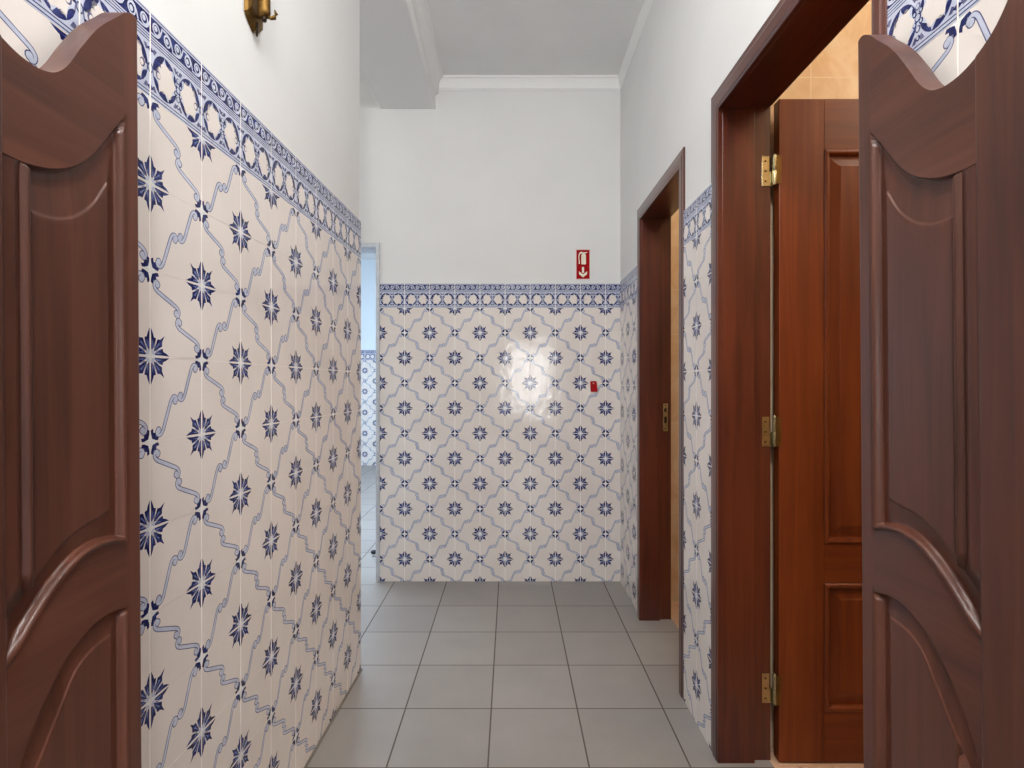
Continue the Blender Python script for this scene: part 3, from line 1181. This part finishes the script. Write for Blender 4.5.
# ------------------------------------------------------------------ open panelled leaf
def panel_leaf():
    x0, w = 0.8445, 0.70
    yf, th = 1.742, 0.036          # visible face at yf, body behind it
    zb, zt = 0.004, 2.091
    root = empty('door_3', (x0, yf + th / 2, 0))
    struct(root, 'open reddish wooden panelled door with brass hinges behind the right swing leaf', 'door')
    st = 0.142
    pn = [(0.693, 1.931), (0.164, 0.567)]
    b = MB(); b.box(x0, x0 + st, yf, yf + th, zb, zt); b.build('stile', M['leafZ'], root, 0.002)
    b = MB(); b.box(x0 + w - st, x0 + w, yf, yf + th, zb, zt); b.build('stile', M['leafZ'], root, 0.002)
    xs0, xs1 = x0 + st, x0 + w - st
    for nm, za, zc in (('top_rail', 1.931, zt), ('middle_rail', 0.567, 0.693), ('bottom_rail', zb, 0.164)):
        b = MB(); b.box(xs0, xs1, yf + .0004, yf + th, za, zc); b.build(nm, M['leafX'], root, 0.0012)
    for za, zc in pn:
        # rings: moulding bead, then a raised field
        def ring(b, prof):
            L = []
            for off, y in prof:
                L.append([(xs0 + off, yf + y, za + off), (xs1 - off, yf + y, za + off), (xs1 - off, yf + y, zc - off), (xs0 + off, yf + y, zc - off)])
            for p, q in zip(L, L[1:]):
                for k in range(4):
                    k2 = (k + 1) % 4
                    b.face([p[k], p[k2], q[k2], q[k]])
            return L
        b = MB()
        prof = [(0, .018), (0, -.002), (.003, -.005), (.008, -.006), (.013, -.004), (.016, .002), (.018, .009), (.018, .018)]
        L = ring(b, prof)
        b.build('moulding', M['leafZ'], root)
        b = MB()
        L = ring(b, [(.0175, .018), (.0175, .0095), (.024, .0095), (.050, .003), (.053, .0012)])
        b.face(L[-1])
        b.build('panel', M['leafZ'], root)
        b = MB()
        b.box(xs0, xs1, yf + .018, yf + th, za, zc)
        b.build('panel_back', M['leafZ'], root)
    # hinges: knuckle in the gap, one plate on the rebate, one on the edge of the leaf
    for yc in (172, 431.5, 687):
        zc = 1.191 + (385 - yc) / 554 * 1.763
        h = MB()
        xk, yk = 0.8335, 1.748
        h.lathe([(.0055, -.047), (.0068, -.046), (.0068, -.0008), (.0050, -.0004), (.0050, .0004), (.0068, .0008), (.0068, .046), (.0055, .047)], (xk, yk, zc), n=18)
        h.lathe([(.003, .047), (.0045, .049), (.003, .052)], (xk, yk, zc), n=12)
        h.box(.797, xk - .003, 1.7555, 1.7585, zc - .047, zc - .001)
        h.box(.797, .821, 1.7555, 1.7585, zc - .002, zc + .047)
        o = h.build('hinge', M['brass'], root, 0.0006)
        o['label'] = 'brass butt hinge'
        h2 = MB()
        h2.box(xk + .003, x0 + .006, yf - .0022, yf + .001, zc - .045, zc + .045)
        for dz in (-.032, 0, .032):
            h2.lathe([(.0035, 0), (.0035, .0016)], (.808, 1.7542, zc + dz), 'Y', 10)
        h2.build('hinge_plate', M['old_brass'], o, 0.0006)
    return root


panel_leaf()


# ------------------------------------------------------------------ brass wall sconce (upper left, cut by the picture's top)
def sconce():
    y, zb = 1.405, 2.085
    x = LX(y) - .006
    root = empty('wall_sconce', (x, y, zb))
    tag(root, 'old brass wall sconce on the white plaster above the left tiles', 'wall lamp')
    b = MB()
    prof = [(0, 0), (.008, .004), (.034, .018), (.043, .027), (.044, .150), (.032, .172), (.016, .185), (.012, .205), (0, .225)]
    outl = [(x + .001, y + a, zb + h) for a, h in prof] + [(x + .001, y - a, zb + h) for a, h in prof[-2:0:-1]]
    mid = [(x + .010, y + (q[1] - y) * .94, zb + .006 + (q[2] - zb) * .965) for q in outl]
    top = [(x + .015, y + (q[1] - y) * .70, zb + .028 + (q[2] - zb) * .78) for q in outl]
    n = len(outl)
    b.mesh(outl + mid + top, [tuple(range(n))[::-1]] + [(i, (i + 1) % n, n + (i + 1) % n, n + i) for i in range(n)]
           + [(n + i, n + (i + 1) % n, 2 * n + (i + 1) % n, 2 * n + i) for i in range(n)] + [tuple(range(2 * n, 3 * n))])
    b.build('backplate', M['old_brass'], root, weld=True)
    cy0 = y
    y = y - .016
    cx, cz = x + .038, zb + .028
    b = MB()
    b.lathe([(.004, .000), (.010, .001), (.0145, .006), (.0155, .014), (.0145, .019), (.0150, .022), (.0150, .150), (.020, .160), (.024, .166), (.022, .170), (.010, .171)], (cx, y, cz), n=24)
    b.build('candle_tube', M['old_brass'], root)
    b = MB()
    b.lathe([(.0058, -.010), (.0064, -.006), (.0064, -.001), (.0045, .003)], (cx, y, cz), n=16)
    b.build('knob', M['dark_metal'], root)
    b = MB()
    b.tube([(x + .012, cy0, zb + .050), (x + .020, cy0 - .004, zb + .034), (x + .030, y + .004, zb + .026), (cx, y, zb + .032)], .0035)
    b.tube([(cx + .004, y, cz + .004), (cx + .016, y + .004, cz + .000), (cx + .024, y + .006, cz + .003), (cx + .028, y + .007, cz + .012), (cx + .024, y + .006, cz + .022)], [.003, .0045, .006, .0045, .0015])
    b.build('arm', M['old_brass'], root)
    b = MB()
    b.tube([(x + .012, cy0, zb + .024), (x + .013, cy0, zb + .006), (x + .013, cy0, zb - .010)], [.004, .0035, .002])
    b.build('finial', M['dark_metal'], root)
    b = MB()
    b.lathe([(.008, 0), (.012, .014), (.0115, .028), (.006, .05), (.001, .062)], (cx, y, cz + .171), n=18)
    b.build('bulb', simple('milky_bulb', srgb(240, 234, 220), .2), root)


sconce()


# ------------------------------------------------------------------ fire-extinguisher sign on the far wall
def sign():
    yw = YF + .006
    sx = lambda px: (px - 510.5) / 554 * YF
    sz = lambda py: H + (385 - py) / 554 * YF
    x0, x1, z0, z1 = sx(575.9), sx(590.3), sz(279.4), sz(249.1)
    root = empty('fire_extinguisher_sign', ((x0 + x1) / 2, yw, z0))
    tag(root, 'red sign with white extinguisher and down arrow on the white end wall', 'sign')
    b = MB()
    b.box(x0, x1, yw - .003, yw, z0, z1)
    b.build('sign_plate', M['sign_edge'], root)
    e = .0042
    b = MB()
    b.box(x0 + e, x1 - e, yw - .0038, yw - .0028, z0 + e, z1 - e)
    b.build('red_field', M['red'], root)
    w, h = x1 - x0, z1 - z0
    U = lambda a, c: (x0 + a * w, yw - .0046, z0 + c * h)

    def flat(b, pts):
        b.prism([U(*p) for p in pts], (0, .001, 0))
    b = MB()
    flat(b, [(.40, .50), (.68, .50), (.70, .52), (.70, .80), (.64, .86), (.46, .86), (.38, .80), (.38, .52)])          # body
    flat(b, [(.44, .86), (.46, .895), (.78, .905), (.80, .885), (.62, .86)])                                              # lever
    for q in stroke(spline([(.45, .89), (.30, .87), (.22, .79), (.22, .66), (.25, .58)], 4), .028):                      # hose
        flat(b, q)
    flat(b, [(.19, .52), (.27, .515), (.285, .575), (.23, .60)])                                                          # nozzle
    b.build('extinguisher_pictogram', M['sign_white'], root)
    b = MB()
    flat(b, [(.43, .41), (.57, .41), (.57, .22), (.43, .22)])
    flat(b, [(.22, .25), (.43, .20), (.43, .10), (.50, .08), (.57, .10), (.57, .20), (.78, .25), (.76, .16), (.50, .075), (.24, .16)][:0] or [(.50, .07), (.76, .17), (.79, .27), (.50, .17)])
    flat(b, [(.50, .17), (.21, .27), (.24, .17), (.50, .07)])
    b.build('arrow', M['sign_white'], root)


sign()


def hook():
    yw = YF - .0006
    sx = lambda px: (px - 510.5) / 554 * YF
    sz = lambda py: H + (385 - py) / 554 * YF
    x0, x1, z0, z1 = sx(590.2), sx(596.6), sz(391.8), sz(381.0)
    root = empty('red_wall_bracket', ((x0 + x1) / 2, yw, z0))
    tag(root, 'small red plate fixed to the patterned tiles of the end wall', 'wall bracket')
    b = MB()
    r = .008
    pts = []
    for cx, cz, a0 in ((x1 - r, z1 - r, 0), (x0 + r, z1 - r, 90), (x0 + r + .003, z0 + r * .6, 180), (x1 - r * .6 + .003, z0 + r * .6, 270)):
        for k in range(5):
            a = math.radians(a0 + 90 * k / 4)
            pts.append((cx + r * math.cos(a), yw - .007, cz + (r if a0 < 180 else r * .6) * math.sin(a)))
    b.prism(pts, (0, .007, 0))
    b.build('plate', M['redhook'], root, 0.001)
    b = MB()
    b.lathe([(.0045, -.0025), (.0045, .0)], ((x0 + x1) / 2 - .001, yw - .0072, z1 - .014), 'Y', 12)
    b.build('screw', simple('pale_screw', srgb(226, 190, 190), .3, .4), root)
    b = MB()
    xm = (x0 + x1) / 2 + .002
    b.prism([(xm - .008, yw - .007, z0 + .014), (xm + .008, yw - .007, z0 + .014), (xm + .008, yw - .007, z0 + .036), (xm - .008, yw - .007, z0 + .036)], (0, -.006, 0))
    b.build('hook', M['redhook'], root, 0.002)


hook()


# ------------------------------------------------------------------ dark floor door stop in the room beyond
def stop():
    x, y = -0.952, 3.86
    root = empty('door_stop', (x, y, 0))
    tag(root, 'small dark door stop on the bright floor past the narrow doorway', 'door stop')
    b = MB()
    b.lathe([(.013, 0), (.014, .004), (.010, .010), (.010, .016)], (x, y, 0), n=20)
    b.build('base', M['alu'], root)
    b = MB()
    b.lathe([(.012, .016), (.019, .020), (.0205, .028), (.019, .036), (.012, .040), (.003, .041)], (x, y, 0), n=20)
    b.build('bumper', M['black'], root)


stop()
